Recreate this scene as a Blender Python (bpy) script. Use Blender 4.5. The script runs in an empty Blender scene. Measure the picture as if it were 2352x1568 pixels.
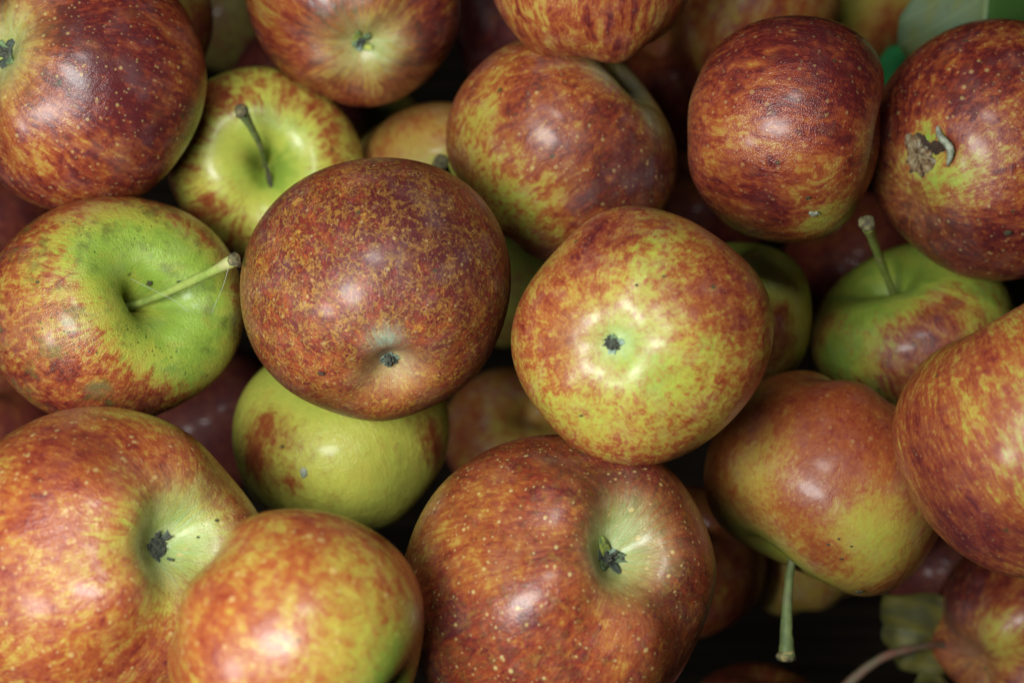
import bpy, math, random
import numpy as np
from mathutils import Vector, Matrix

# ------------------------------------------------------------------ camera
SC = bpy.context.scene
COL = SC.collection
LENS, SENSOR, W0, H0 = 50.0, 36.0, 2352.0, 1568.0
FP = W0 * LENS / SENSOR                       # focal length in photo units
cam_data = bpy.data.cameras.new("camera")
cam_data.lens, cam_data.sensor_width = LENS, SENSOR
cam_data.clip_start, cam_data.clip_end = 0.01, 50
cam_data.dof.use_dof = True
cam_data.dof.focus_distance = 0.366
cam_data.dof.aperture_fstop = 9.0
cam = bpy.data.objects.new("camera", cam_data)
COL.objects.link(cam)
CAM_LOC = Vector((0, 0, 0.72))
cam.matrix_world = Matrix.Translation(CAM_LOC) @ Matrix.Rotation(math.radians(28), 4, 'X')
SC.camera = cam
CM = np.array(cam.matrix_world)
CR = CM[:3, :3]; CT = CM[:3, 3]

def unproj(px, py, z):
    c = np.array([(px - W0/2)/FP*z, -(py - H0/2)/FP*z, -z])
    return CR @ c + CT
def project(P):
    c = (P - CT) @ CR
    z = -c[..., 2]
    return np.stack([c[..., 0]/z*FP + W0/2, -c[..., 1]/z*FP + H0/2, z], -1)

# ------------------------------------------------------------------ world, lamps, exposure
world = bpy.data.worlds.new("World"); SC.world = world
world.use_nodes = True
world.node_tree.nodes["Background"].inputs[0].default_value = (0.62, 0.80, 1.0, 1)
world.node_tree.nodes["Background"].inputs[1].default_value = 0.003

def lamp(name, pos_cam, target_cam, sx, sy, power, color):
    d = bpy.data.lights.new(name, 'AREA'); d.shape = 'ELLIPSE'
    d.size, d.size_y, d.energy, d.color = sx, sy, power, color
    o = bpy.data.objects.new(name, d); COL.objects.link(o)
    p = Vector(CR @ np.array(pos_cam) + CT); t = Vector(CR @ np.array(target_cam) + CT)
    o.location = p
    o.rotation_euler = (p - t).to_track_quat('Z', 'Y').to_euler()
    return o
lamp("side_light", (-0.38, -0.16, -0.02), (-0.05, 0.0, -0.38), 0.10, 0.13, 1.1, (0.93, 1.0, 0.98))
lamp("near_light", (-0.125, 0.00, 0.0), (-0.07, 0.0, -0.38), 0.17, 0.12, 1.95, (0.94, 1.0, 0.97))
lamp("upper_light", (-0.02, 0.21, 0.02), (-0.01, 0.02, -0.38), 0.10, 0.06, 0.50, (0.94, 1.0, 0.98))

SC.view_settings.view_transform = 'Standard'
SC.view_settings.look = 'None'
SC.view_settings.exposure = -0.08
SC.view_settings.gamma = 1.0
SC.render.engine = 'CYCLES'
SC.cycles.max_bounces = 4
SC.cycles.diffuse_bounces = 1

# ------------------------------------------------------------------ node helpers
class NT:
    def __init__(s, name):
        s.m = bpy.data.materials.new(name); s.m.use_nodes = True
        s.t = s.m.node_tree; s.t.nodes.clear()
        s.out = s.t.nodes.new('ShaderNodeOutputMaterial')
        s.b = s.t.nodes.new('ShaderNodeBsdfPrincipled')
        s.t.links.new(s.b.outputs[0], s.out.inputs[0])
    def put(s, sock, v):
        if isinstance(v, bpy.types.NodeSocket): s.t.links.new(v, sock)
        elif v is not None:
            if isinstance(v, (tuple, list)) and sock.type == 'RGBA' and len(v) == 3: v = (*v, 1)
            sock.default_value = v
    def math(s, op, a, b=None, c=None, clamp=False):
        n = s.t.nodes.new('ShaderNodeMath'); n.operation = op; n.use_clamp = clamp
        s.put(n.inputs[0], a)
        if b is not None: s.put(n.inputs[1], b)
        if c is not None: s.put(n.inputs[2], c)
        return n.outputs[0]
    def vmath(s, op, a, b=None, out=0):
        n = s.t.nodes.new('ShaderNodeVectorMath'); n.operation = op
        s.put(n.inputs[0], a)
        if b is not None: s.put(n.inputs[1], b)
        return n.outputs[out]
    def attr(s, name):
        n = s.t.nodes.new('ShaderNodeAttribute'); n.attribute_name = name; return n
    def sep(s, v):
        n = s.t.nodes.new('ShaderNodeSeparateXYZ'); s.put(n.inputs[0], v); return n.outputs
    def noise(s, vec, scale, detail=2, rough=0.5, dist=0.0):
        n = s.t.nodes.new('ShaderNodeTexNoise'); s.put(n.inputs['Vector'], vec)
        n.inputs['Scale'].default_value = scale; n.inputs['Detail'].default_value = detail
        n.inputs['Roughness'].default_value = rough; n.inputs['Distortion'].default_value = dist
        return n
    def voro(s, vec, scale, feature='F1', rnd=1.0):
        n = s.t.nodes.new('ShaderNodeTexVoronoi'); n.feature = feature; s.put(n.inputs['Vector'], vec)
        n.inputs['Scale'].default_value = scale; n.inputs['Randomness'].default_value = rnd
        return n
    def step(s, v, lo, hi, a=0.0, b=1.0):
        n = s.t.nodes.new('ShaderNodeMapRange'); n.interpolation_type = 'SMOOTHSTEP'
        s.put(n.inputs[0], v); s.put(n.inputs[1], lo); s.put(n.inputs[2], hi)
        n.inputs[3].default_value = a; n.inputs[4].default_value = b
        return n.outputs[0]
    def mix(s, f, a, b, mode='MIX'):
        n = s.t.nodes.new('ShaderNodeMix'); n.data_type = 'RGBA'; n.blend_type = mode
        s.put(n.inputs[0], f); s.put(n.inputs[6], a); s.put(n.inputs[7], b)
        return n.outputs[2]
    def ramp(s, f, stops):
        n = s.t.nodes.new('ShaderNodeValToRGB'); cr = n.color_ramp
        while len(cr.elements) < len(stops): cr.elements.new(0.5)
        for e, (p, c) in zip(cr.elements, stops): e.position = p; e.color = (*c, 1)
        s.put(n.inputs[0], f); return n.outputs[0]
    def bump(s, h, strength, dist, normal=None):
        n = s.t.nodes.new('ShaderNodeBump'); s.put(n.inputs['Height'], h)
        n.inputs['Strength'].default_value = strength; n.inputs['Distance'].default_value = dist
        if normal is not None: s.put(n.inputs['Normal'], normal)
        return n.outputs[0]

def skin_material(i, streak=0.9, blotch=0.8, fine=0.7, streak_f=5.0, net=0.0, lent=0.6, lent_scale=11.0,
                  rough=0.36, specks=0.0, contrast=1.0, smooth=False, sparkle=0.5, wax=0.3, palecol=None, lime=False, wet=.16, wetr=.16, russet=0.0):
    """Apple skin: yellow-green ground colour under red streaks and blotches, lenticels, netting."""
    k = NT("apple_skin"); seed = (i*7.31 % 50, i*3.77 % 50, i*5.13 % 50)
    pol = k.attr('polar').outputs['Vector']; sk = k.vmath('ADD', k.attr('unit').outputs['Vector'], seed)
    tint = k.sep(k.attr('tint').outputs['Vector']); red, green, dark = tint[0], tint[1], tint[2]
    pale = k.attr('pale').outputs['Fac']
    p = k.vmath('ADD', k.vmath('MULTIPLY', pol, (streak_f, streak_f, 1.7)), seed)
    # warp a little so streaks are not ruler straight
    wob = k.noise(sk, 3.0, 2).outputs['Color']
    p = k.vmath('ADD', p, k.vmath('MULTIPLY', k.vmath('SUBTRACT', wob, (.5, .5, .5)), (1.3, 1.3, 1.3)))
    s1 = k.noise(p, 1.0, 3, 0.6).outputs['Fac']
    s2 = k.noise(k.vmath('MULTIPLY', p, (3.1, 3.1, 2.6)), 1.0, 3, 0.6).outputs['Fac']
    b1 = k.noise(sk, 2.1, 3, 0.55, 0.4).outputs['Fac']
    b2 = k.noise(sk, 9.0, 4, 0.62, 0.3).outputs['Fac']
    f1 = k.noise(sk, 22.0, 4, 0.7).outputs['Fac']
    c = lambda x, a: k.math('MULTIPLY', k.math('SUBTRACT', x, 0.5), a)
    v = k.math('ADD', red, c(s1, streak))
    v = k.math('ADD', v, c(s2, streak*1.15))
    v = k.math('ADD', v, c(b1, blotch*0.8))
    v = k.math('ADD', v, c(b2, blotch*1.35))
    v = k.math('ADD', v, c(f1, fine*1.35))
    s3 = k.noise(k.vmath('MULTIPLY', p, (7.5, 7.5, 7.0)), 1.0, 2, 0.6).outputs['Fac']
    v = k.math('ADD', v, c(s3, fine*0.75))
    v = k.math('MULTIPLY_ADD', k.math('SUBTRACT', v, 0.5), contrast, 0.5, clamp=True)
    # ground colour
    g = k.math('ADD', green, c(b1, 0.8))
    g = k.math('ADD', g, c(s1, 0.6))
    g = k.math('ADD', g, c(b2, 0.9), clamp=True)
    ground = k.ramp(g, [(0, (.62,.54,.09)), (.35, (.58,.57,.09)), (.7, (.49,.55,.085)), (1, (.32,.45,.06))] if lime else [(0.0, (.45, .27, .06)), (0.35, (.44, .36, .06)), (0.7, (.41, .45, .06)), (1.0, (.27, .39, .05))])
    over = k.ramp(v, [(0.0, (.46, .29, .05)), (0.34, (.42, .20, .04)), (0.58, (.35, .09, .024)), (0.8, (.24, .036, .018)), (1.0, (.115, .014, .014))])
    amt = k.step(v, 0.02, 0.62)
    colr = k.mix(amt, ground, over)
    # purple dark skin; also the gap shade painted on the deep apples
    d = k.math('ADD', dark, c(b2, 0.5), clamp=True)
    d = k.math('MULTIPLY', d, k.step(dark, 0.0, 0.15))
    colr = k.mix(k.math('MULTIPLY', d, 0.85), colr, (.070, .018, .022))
    # brick/orange variation
    colr = k.mix(k.step(k.noise(sk, 5.5, 3, 0.6).outputs['Fac'], 0.52, 0.75, 0, 0.35), colr, k.mix(0.5, colr, (.50, .20, .055)))
    if net > 0:
        q = k.vmath('ADD', sk, k.vmath('MULTIPLY', k.noise(sk, 7.0, 3).outputs['Color'], (.35, .35, .35)))
        e1 = k.voro(q, 8.0, 'DISTANCE_TO_EDGE').outputs['Distance']
        e2 = k.voro(q, 17.0, 'DISTANCE_TO_EDGE').outputs['Distance']
        m1 = k.math('MULTIPLY', k.step(e1, 0.07, 0.0), k.step(k.noise(sk, 9.0, 3).outputs['Fac'], 0.48, 0.62, 0, .8))
        m2 = k.math('MULTIPLY', k.step(e2, 0.10, 0.0), k.step(k.noise(sk, 6.3, 4,.7).outputs['Fac'], 0.46, 0.62, 0, .7))
        m3 = k.math('MAXIMUM', k.step(k.noise(q, 8.0, 4, .7).outputs['Fac'], 0.57, 0.66, 0, .9), k.step(f1, 0.50, 0.64, 0, .55))
        nm = k.math('MULTIPLY', k.math('MAXIMUM', k.math('MAXIMUM', m1, m2), m3), net, clamp=True)
        nm = k.math('MULTIPLY', nm, k.math('SUBTRACT', 1.0, k.math('MULTIPLY', d, .5)))
        colr = k.mix(nm, colr, (.46, .24, .035))
    # basin / cavity paleness with radial streaks
    pm = k.math('MULTIPLY', pale, k.math('ADD', 0.7, c(s2, 2.2)), clamp=True)
    pcol = k.mix(k.step(b2, .35, .65), *(palecol or ((.44, .53, .25), (.30, .42, .14))))
    colr = k.mix(pm, colr, pcol)
    # grey-brown russet flecks
    fl = k.step(k.noise(sk, 13.0, 5, 0.75).outputs['Fac'], 0.63, 0.72, 0, 0.30)
    colr = k.mix(fl, colr, (.42, .32, .16))
    if russet: colr = k.mix(k.step(b2, .3, .7, russet*.6, russet), colr, (.17, .12, .025))
    # lenticels
    hl = None
    for sc, th, w in ((lent_scale*1.15, 0.20, 1.0), (lent_scale*2.0, 0.22, 0.8)):
        vn = k.voro(sk, sc); rnd = k.sep(vn.outputs['Color'])[0]
        r = k.math('MULTIPLY', rnd, th)
        m = k.math('MULTIPLY', k.step(k.math('SUBTRACT', vn.outputs['Distance'], r), 0.07, -0.06), w*lent)
        m = k.math('MULTIPLY', m, k.step(rnd, 0.12, 0.3))
        hl = m if hl is None else k.math('MAXIMUM', hl, m)
    colr = k.mix(k.math('MULTIPLY', hl, .62), colr, (.62, .46, .17))
    if specks > 0:
        vn = k.voro(sk, 24.0); msk = k.step(k.noise(sk, 2.6, 2).outputs['Fac'], 0.50, 0.62)
        m = k.math('MULTIPLY', k.step(vn.outputs['Distance'], 0.26, 0.14), msk)
        colr = k.mix(k.math('MULTIPLY', m, specks), colr, (.035, .045, .012))
        so = k.step(k.noise(sk, 4.5, 4, .7).outputs['Fac'], 0.50, 0.70, 0, .75*specks)
        colr = k.mix(so, colr, (.13, .15, .03))
    # a few insect stings: small dark dots
    vn = k.voro(sk, 3.2); m = k.step(vn.outputs['Distance'], 0.085, 0.05)
    m = k.math('MULTIPLY', m, k.step(k.sep(vn.outputs['Color'])[1], 0.60, 0.66, 0, .8))
    colr = k.mix(m, colr, (.05, .05, .02))
    # waxy bloom: light dusty grey film
    bl = k.step(k.noise(sk, 3.7, 4, .6).outputs['Fac'], 0.45, 0.75, 0, 0.09*wax/0.3)
    colr = k.mix(bl, colr, (.42, .36, .36))
    k.put(k.b.inputs['Base Color'], colr)
    ro = k.math('ADD', rough, c(b2, 0.22)); ro = k.math('ADD', ro, c(f1, 0.18))
    k.put(k.b.inputs['Roughness'], ro)
    k.b.inputs['Specular IOR Level'].default_value = 0.34
    k.b.inputs['Subsurface Weight'].default_value = 0.0
    k.b.inputs['Coat Weight'].default_value = wet
    k.b.inputs['Coat Roughness'].default_value = wetr
    mic = k.voro(sk, 80.0).outputs['Distance']
    h = k.math('ADD', k.math('MULTIPLY', mic, 1.2*sparkle), k.math('MULTIPLY', f1, 0.8))
    h = k.math('MULTIPLY', h, 0.00011)
    h = k.math('MULTIPLY_ADD', s3, 0.00016*sparkle, h); h = k.math('MULTIPLY_ADD', hl, 0.00008, h); h = k.math('MULTIPLY_ADD', b2, 0.00022, h)
    h = k.math('MULTIPLY_ADD', b1, 0.0008, h)
    n3 = k.bump(h, 1.0, 1.0)
    k.put(k.b.inputs['Normal'], n3)
    return k.m

def simple_material(name, ca, cb, scale=300.0, rough=0.6, bump=0.4, dist=0.0003, cc=None):
    k = NT(name); tc = k.t.nodes.new('ShaderNodeTexCoord').outputs['Object']
    n = k.noise(tc, scale, 4, 0.65).outputs['Fac']
    col = k.mix(k.step(n, 0.35, 0.65), ca, cb)
    if cc: col = k.mix(k.step(k.noise(tc, scale*0.35, 3, .6).outputs['Fac'], .52, .66), col, cc)
    k.put(k.b.inputs['Base Color'], col); k.b.inputs['Roughness'].default_value = rough
    k.put(k.b.inputs['Normal'], k.bump(n, bump, dist))
    return k.m
M_STEM_GREEN = simple_material("green_stem", (.36, .42, .10), (.24, .33, .06), 260, .55, .5, .0004, (.42, .40, .16))
M_STEM_MID = simple_material("dull_green_stem", (.22, .27, .09), (.13, .17, .06), 260, .6, .5, .0004, (.26, .25, .13))
M_STEM_GREY = simple_material("grey_stem", (.20, .22, .12), (.12, .13, .07), 300, .6, .6, .0004, (.28, .26, .16))
M_STEM_RED = simple_material("reddish_stem", (.20, .17, .10), (.27, .10, .07), 200, .6, .5, .0004, (.16, .18, .12))
M_TIP = simple_material("stem_end", (.22, .19, .08), (.07, .055, .03), 700, .8, .9, .0006, (.38, .30, .12))
M_SEPAL_GREEN = simple_material("sepal_green", (.22, .32, .14), (.10, .15, .07), 500, .7, .6, .0004, (.03, .03, .02))
M_SEPAL_DARK = simple_material("sepal_dark", (.09, .11, .08), (.05, .06, .045), 500, .75, .6, .0004, (.02, .02, .02))
M_SEPAL_PALE = simple_material("sepal_pale", (.30, .40, .30), (.16, .22, .16), 500, .7, .6, .0004, (.06, .06, .04))
M_SEPAL_YELLOW = simple_material("sepal_yellow", (.45, .48, .08), (.20, .30, .08), 500, .7, .6, .0004, (.08, .08, .04))
M_TUFT = simple_material("calyx_tuft", (.03, .035, .028), (.10, .10, .07), 900, .9, .9, .0004)
M_SCAR = simple_material("scar_tissue", (.40, .30, .17), (.17, .085, .035), 420, .85, 1.0, .0012, (.46, .42, .30))
M_SCARDARK = simple_material("scar_dark", (.035, .018, .010), (.07, .035, .02), 500, .85, 1.0, .0008)
M_HOOK = simple_material("dried_stub", (.44, .45, .33), (.20, .22, .15), 600, .8, .8, .0006)
M_PIT = simple_material("pit_brown", (.03, .03, .015), (.08, .07, .03), 700, .85, .8, .0004)

# ------------------------------------------------------------------ mesh helpers
def new_mesh(name, V, Fq, mat, smooth=True, attrs=None):
    me = bpy.data.meshes.new(name)
    V = np.asarray(V, np.float32)
    me.vertices.add(len(V)); me.vertices.foreach_set('co', V.ravel())
    if isinstance(Fq, np.ndarray):
        loops = Fq.ravel(); starts = np.arange(len(Fq))*Fq.shape[1]
    else:
        loops = np.array([i for f in Fq for i in f]); ln = [len(f) for f in Fq]
        starts = np.concatenate([[0], np.cumsum(ln)[:-1]])
    me.loops.add(len(loops)); me.loops.foreach_set('vertex_index', loops.astype(np.int32))
    me.polygons.add(len(starts)); me.polygons.foreach_set('loop_start', starts.astype(np.int32))
    me.update(calc_edges=True); me.validate()
    me.polygons.foreach_set('use_smooth', np.full(len(me.polygons), smooth))
    for k, a in (attrs or {}).items():
        a = np.asarray(a, np.float32)
        if a.ndim == 1:
            at = me.attributes.new(k, 'FLOAT', 'POINT'); at.data.foreach_set('value', a)
        else:
            at = me.attributes.new(k, 'FLOAT_VECTOR', 'POINT'); at.data.foreach_set('vector', a.ravel())
    me.materials.append(mat); me.update()
    return me

def link(name, me, parent=None, mat=None):
    o = bpy.data.objects.new(name, me); COL.objects.link(o)
    if parent is not None: o.parent = parent
    return o

def tag(o, label=None, cat=None, group=None, kind=None):
    if label: o['label'] = label
    if cat: o['category'] = cat
    if group: o['group'] = group
    if kind: o['kind'] = kind

def tube(pts, rad, ring=10, rng=None, rough=0.08, caps=True, flat=1.0):
    """Closed tube through pts (n,3) with radii rad (n)."""
    pts = np.asarray(pts, float); n = len(pts); V = []
    T = np.gradient(pts, axis=0); T /= np.linalg.norm(T, axis=1)[:, None] + 1e-12
    u = np.cross(T[0], [0.3, 0.9, 0.2]); u /= np.linalg.norm(u)
    for i in range(n):
        u = u - T[i]*np.dot(u, T[i]); u /= np.linalg.norm(u); w = np.cross(T[i], u)
        for j in range(ring):
            a = 2*math.pi*j/ring
            r = rad[i]*(1 + (rng.normal()*rough if rng is not None else 0))
            V.append(pts[i] + r*(math.cos(a)*u + math.sin(a)*w*flat))
    F = []
    for i in range(n-1):
        for j in range(ring):
            F.append((i*ring+j, i*ring+(j+1) % ring, (i+1)*ring+(j+1) % ring, (i+1)*ring+j))
    if caps:
        F.append(tuple(range(ring))[::-1]); F.append(tuple((n-1)*ring+j for j in range(ring)))
    return V, F

def bez(a, b, c, n):
    t = np.linspace(0, 1, n)[:, None]
    return (1-t)**2*np.asarray(a) + 2*t*(1-t)*np.asarray(b) + t*t*np.asarray(c)

# ------------------------------------------------------------------ apples
def frame(ax):
    ax = np.asarray(ax, float); ax /= np.linalg.norm(ax)
    u = np.cross([0.2, 0.9, 0.35], ax); u /= np.linalg.norm(u); v = np.cross(ax, u)
    return np.stack([u, v, ax], 1)       # columns

APPLES = {}
def apple(key, cx, cy, r, z, axis, label, end='stem', h=.88, e=.93, cone=.05, ds=.42, ws=.34, dc=.20, wc=.30,
          lobe=.03, red=.6, green=.4, dark=0.0, patches=(), push=(), lump=.02, lod=2, stem=None, calyx=None,
          basin=.9, basinw=.36, qs=1.45, stemgreen=.9, spin=0., pit=(), sx=1.0, sy=1.0, mat=None, shift=(0, 0)):
    """axis: direction, in view terms (right, up, toward viewer), of the end named by `end`."""
    idx = len(APPLES) + 1
    C = unproj(cx, cy, z); R = r*z/FP
    # direction to the viewer at this apple, so that axis z means 'facing us'
    vz = CT - C; vz /= np.linalg.norm(vz); vx = CR[:, 0] - vz*np.dot(CR[:, 0], vz); vx /= np.linalg.norm(vx)
    vy = np.cross(vz, vx); VB = np.stack([vx, vy, vz], 1)
    ax = np.array(axis, float); ax /= np.linalg.norm(ax)
    A = VB @ ax * (1 if end == 'stem' else -1)
    FR = frame(A)
    c_, s_ = math.cos(spin), math.sin(spin); FR = FR @ np.array([[c_, -s_, 0], [s_, c_, 0], [0, 0, 1]])
    nphi, nth = {2: (200, 140), 1: (112, 80), 0: (72, 52)}[lod]
    u = np.linspace(0, 1, nth+1)[1:-1]
    th = math.pi*(u - .5*np.sin(2*math.pi*u)/(2*math.pi)); ph = np.arange(nphi)*2*math.pi/nphi
    TH, PH = np.meshgrid(th, ph, indexing='ij')
    TH = np.concatenate([[0.0], TH.ravel(), [math.pi]]); PH = np.concatenate([[0.0], PH.ravel(), [0.0]])
    rng = np.random.default_rng(idx*17+3)
    S = np.sin(TH); Cc = np.cos(TH)
    rho = np.abs(S)**e * (1 + cone*Cc)
    zz = h*np.sign(Cc)*np.abs(Cc)**e
    ov = 1 + .035*np.cos(2*PH + rng.uniform(0, 6))
    fade = np.clip(rho*2.5, 0, 1)
    p5 = rng.uniform(0, 6)
    cal = np.exp(-((TH-2.5)/.45)**2); shd = np.exp(-((TH-.7)/.40)**2)
    L = lobe*(np.cos(5*PH+p5) + .5*np.cos(3*PH+p5*2))
    rho = rho*(1 + (ov-1)*fade + L*.6*cal*fade + .6*lobe*np.cos(3*PH+p5)*shd*fade)
    top = TH < math.pi/2
    wsv = ws*(1 + .12*np.cos(2*PH+p5) + .08*np.cos(3*PH-p5))
    zz = zz - top*ds*(.7*np.exp(-(rho/wsv)**qs) + .3*np.exp(-(rho/(wsv*.42))**2))
    wcv = wc*(1 + .08*np.cos(2*PH-p5))
    zz = zz + (~top)*dc*np.exp(-(rho/wcv)**2.0) - (~top)*L*1.0*cal*fade + top*.5*lobe*np.sin(2*PH+p5)*shd*fade*2
    X = np.stack([rho*np.cos(PH), rho*np.sin(PH), zz], 1)
    D = np.stack([S*np.cos(PH), S*np.sin(PH), Cc], 1)
    sc = np.ones(len(X))
    for j in range(7):
        v = rng.normal(size=3); v /= np.linalg.norm(v)
        sc += lump*rng.uniform(.4, 1)*np.sin((2.0+j*.55)*D@v + rng.uniform(0, 6))*.6
    X = X*sc[:, None]
    # to view coordinates for pushes and stretch
    Wd = X @ FR.T; Vw = Wd @ VB
    dirn = Vw/np.linalg.norm(Vw, axis=1)[:, None]
    for (dx, dy, dz, am, wd) in push:
        d = np.array([dx, dy, dz], float); d /= np.linalg.norm(d)
        Vw = Vw*(1 + am*np.exp(-((1-dirn@d)*2)/wd**2))[:, None]
    Vw = Vw*np.array([sx, sy, 1.0])
    Wd = C + R*(Vw @ VB.T)
    # colour fields
    prj = project(Wd)
    V2 = (prj[:, 2] < z + .15*R)
    tint = np.tile(np.array([red, green, dark], float), (len(X), 1)); palev = np.zeros(len(X))
    near_s = np.exp(-(TH/.62)**3); near_c = np.exp(-((math.pi-TH)/basinw)**2.0)
    tint[:, 0] -= near_s*stemgreen*.8; tint[:, 1] += near_s*.45*stemgreen
    tint[:, 0] -= near_c*basin*.6; palev += near_c*basin
    def surf(px, py):
        dd = (prj[:, 0]-px)**2 + (prj[:, 1]-py)**2
        dd = np.where(V2, dd, 1e12); near = dd < max(dd.min()*1.5, 30**2)
        c = np.where(near)[0]
        s = dd[c] + ((prj[c, 2]-prj[c, 2].min())*FP/z*1.5)**2
        return c[np.argmin(s)]
    for pt in patches:
        px, py, pr = pt[:3]; dr, dg, dk = pt[3]*.78, pt[4]*.85, pt[5]; dp = pt[6] if len(pt) > 6 else 0
        q = Wd[surf(px, py)]; rr = pr*z/FP
        w = np.exp(-(np.linalg.norm(Wd-q, axis=1)/rr)**2)
        tint += w[:, None]*np.array([dr, dg, dk]); palev += w*dp
    nrm_in = (C - Wd); nrm_in /= np.linalg.norm(nrm_in, axis=1)[:, None]
    for (px, py, pr, depth) in pit:
        q = Wd[surf(px, py)]; rr = pr*z/FP
        w = np.exp(-(np.linalg.norm(Wd-q, axis=1)/rr)**2)
        Wd = Wd + nrm_in*(w*depth*z/FP)[:, None]
    prj = project(Wd)
    polar = np.stack([np.cos(PH), np.sin(PH), TH*1.0], 1)
    # at the poles use the ring average to avoid a pinch
    polar[0] = (0, 0, 0); polar[-1] = (0, 0, math.pi)
    i = np.arange(nth-2)[:, None]; j = np.arange(nphi)[None]
    a = 1+i*nphi+j; b = 1+i*nphi+(j+1) % nphi; c = 1+(i+1)*nphi+(j+1) % nphi; d = 1+(i+1)*nphi+j
    Q = np.stack([a, d, c, b], -1).reshape(-1, 4)
    last = len(X)-1; jj = np.arange(nphi)
    F = [tuple(q) for q in Q.tolist()]
    F += [(0, int(1+t), int(1+(t+1) % nphi)) for t in jj]
    o0 = 1+(nth-2)*nphi
    F += [(last, int(o0+(t+1) % nphi), int(o0+t)) for t in jj]
    base = np.array([C[0], C[1], Wd[:, 2].min()])
    m = skin_material(idx, **(mat or {}))
    parts = bool(stem or calyx)
    me = new_mesh("skin" if parts else "apple", Wd-base, F, m,
                  attrs={'unit': D*np.array([1, 1, h]), 'polar': polar, 'tint': tint, 'pale': palev})
    if parts:
        root = bpy.data.objects.new("apple", None); COL.objects.link(root); root.empty_display_size = .01
        root.location = base
        body = link("skin", me, root)
    else:
        root = link("apple", me); root.location = base; body = root
    tag(root, label, "apple", "apples heaped in the pile")
    info = dict(root=root, base=base, C=C, R=R, z=z, W=Wd, prj=prj, surf=surf, VB=VB, A=A, FR=FR, rng=rng,
                stem_pt=Wd[0], calyx_pt=Wd[-1], body=body)
    APPLES[key] = info
    if stem: add_stem(info, **stem)
    if calyx: add_calyx(info, **calyx)
    return info

def add_stem(A, tip, zt, bend=.35, r0=.0012, r1=.0016, mat=None, knob=1.35, start=None, bendv=None):
    """Stem from the bottom of the cavity to the photo point tip, at view depth zt."""
    rng = A['rng']; base = A['base']
    p0 = (A['stem_pt'] if start is None else start) - A['A']*.0012
    p2 = unproj(tip[0], tip[1], zt)
    ln = np.linalg.norm(p2-p0)
    p1 = p0 + A['A']*ln*bend + (p2-p0)*.25
    if bendv is not None: p1 = p1 + A['VB'] @ np.array(bendv)*ln
    P = bez(p0, p1, p2, 18) - base
    t = np.linspace(0, 1, 18)
    rad = r0 + (r1-r0)*t**2; rad = rad*(1 + (knob-1)*np.clip((t-.82)/.18, 0, 1)**1.2)
    rad[0] *= 1.3
    V, F = tube(P, rad, 12, rng, .05)
    s = link("stem", new_mesh("stem", V, F, mat or M_STEM_GREEN), A['root'])
    d = P[-1]-P[-2]; d /= np.linalg.norm(d)
    rr = rad[-1]
    pts = [P[-1]-d*rr*.5, P[-1]-d*rr*.1, P[-1]+d*rr*.35, P[-1]+d*rr*.55]
    V, F = tube(pts, [rr*1.03, rr*1.12, rr*1.0, rr*.55], 12, rng, .12)
    t_ = link("stem_tip", new_mesh("stem_tip", V, F, M_TIP), s)
    return s

def add_calyx(A, size=.14, spread=.8, mat=None, tuft=.055, n=5, open_=.5, lift=.0, mats=None, skew=(0, 0)):
    """Dried calyx: n curled sepals round a dark tuft, sitting in the basin at the blossom end."""
    rng = A['rng']; R = A['R']; base = A['base']
    p = A['calyx_pt']; out = -A['A']; FR = A['FR']; u, v = FR[:, 0], FR[:, 1]
    p = p + out*R*lift + (u*skew[0]+v*skew[1])*R
    # tuft: short stamens on a small disk
    V, F = [], []
    for j in range(14):
        a = rng.uniform(0, 2*math.pi); rr = tuft*R*math.sqrt(rng.uniform(0, 1))
        b = p + (u*math.cos(a)+v*math.sin(a))*rr - out*.0006
        tp = b + out*R*rng.uniform(.04, .10) + (u*math.cos(a)+v*math.sin(a))*R*rng.uniform(-.02, .04)
        vv, ff = tube([b, (b+tp)/2, tp], [R*.014, R*.011, R*.008], 5)
        o = len(V); V += list(vv); F += [tuple(x+o for x in f) for f in ff]
    vv, ff = tube([p-out*R*.03, p+out*R*.012, p+out*R*.03], [tuft*R*1.5, tuft*R*1.3, tuft*R*.5], 14, rng, .15)
    o = len(V); V += list(vv); F += [tuple(x+o for x in f) for f in ff]
    cal = link("calyx", new_mesh("calyx", np.array(V)-base, F, M_TUFT), A['root'])
    a0 = rng.uniform(0, 6)
    for j in range(n):
        a = a0 + 2*math.pi*j/n + rng.normal()*.18
        rd = u*math.cos(a)+v*math.sin(a); sd = -u*math.sin(a)+v*math.cos(a)
        L = size*R*rng.uniform(.75, 1.15); m = 7; V = []; F = []
        curl = rng.uniform(-.4, .9)
        for i in range(m):
            t = i/(m-1); w = L*.24*(1-t)**.7*(1+.8*t) + R*.004
            rise = R*.02 + L*(open_*t*(1.2 - t*(.5+curl)))
            c = p + rd*(tuft*R*.8 + L*spread*t) + out*rise + sd*L*.10*math.sin(3*t+j)
            for s_ in (-1, -.4, .4, 1):
                V.append(c + sd*w*s_ + out*R*.014*(1-abs(s_))*-1)
            for s_ in (1, .4, -.4, -1):
                V.append(c + sd*w*s_*.9 - out*R*.012 + out*R*.014*(1-abs(s_))*-1)
        for i in range(m-1):
            for q in range(8):
                F.append((i*8+q, i*8+(q+1) % 8, (i+1)*8+(q+1) % 8, (i+1)*8+q))
        F.append(tuple(range(8))[::-1]); F.append(tuple((m-1)*8+q for q in range(8)))
        ms = (mats[j % len(mats)] if mats else (mat or M_SEPAL_GREEN))
        link("sepal", new_mesh("sepal", np.array(V)-base, F, ms), cal)
    return cal

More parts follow.
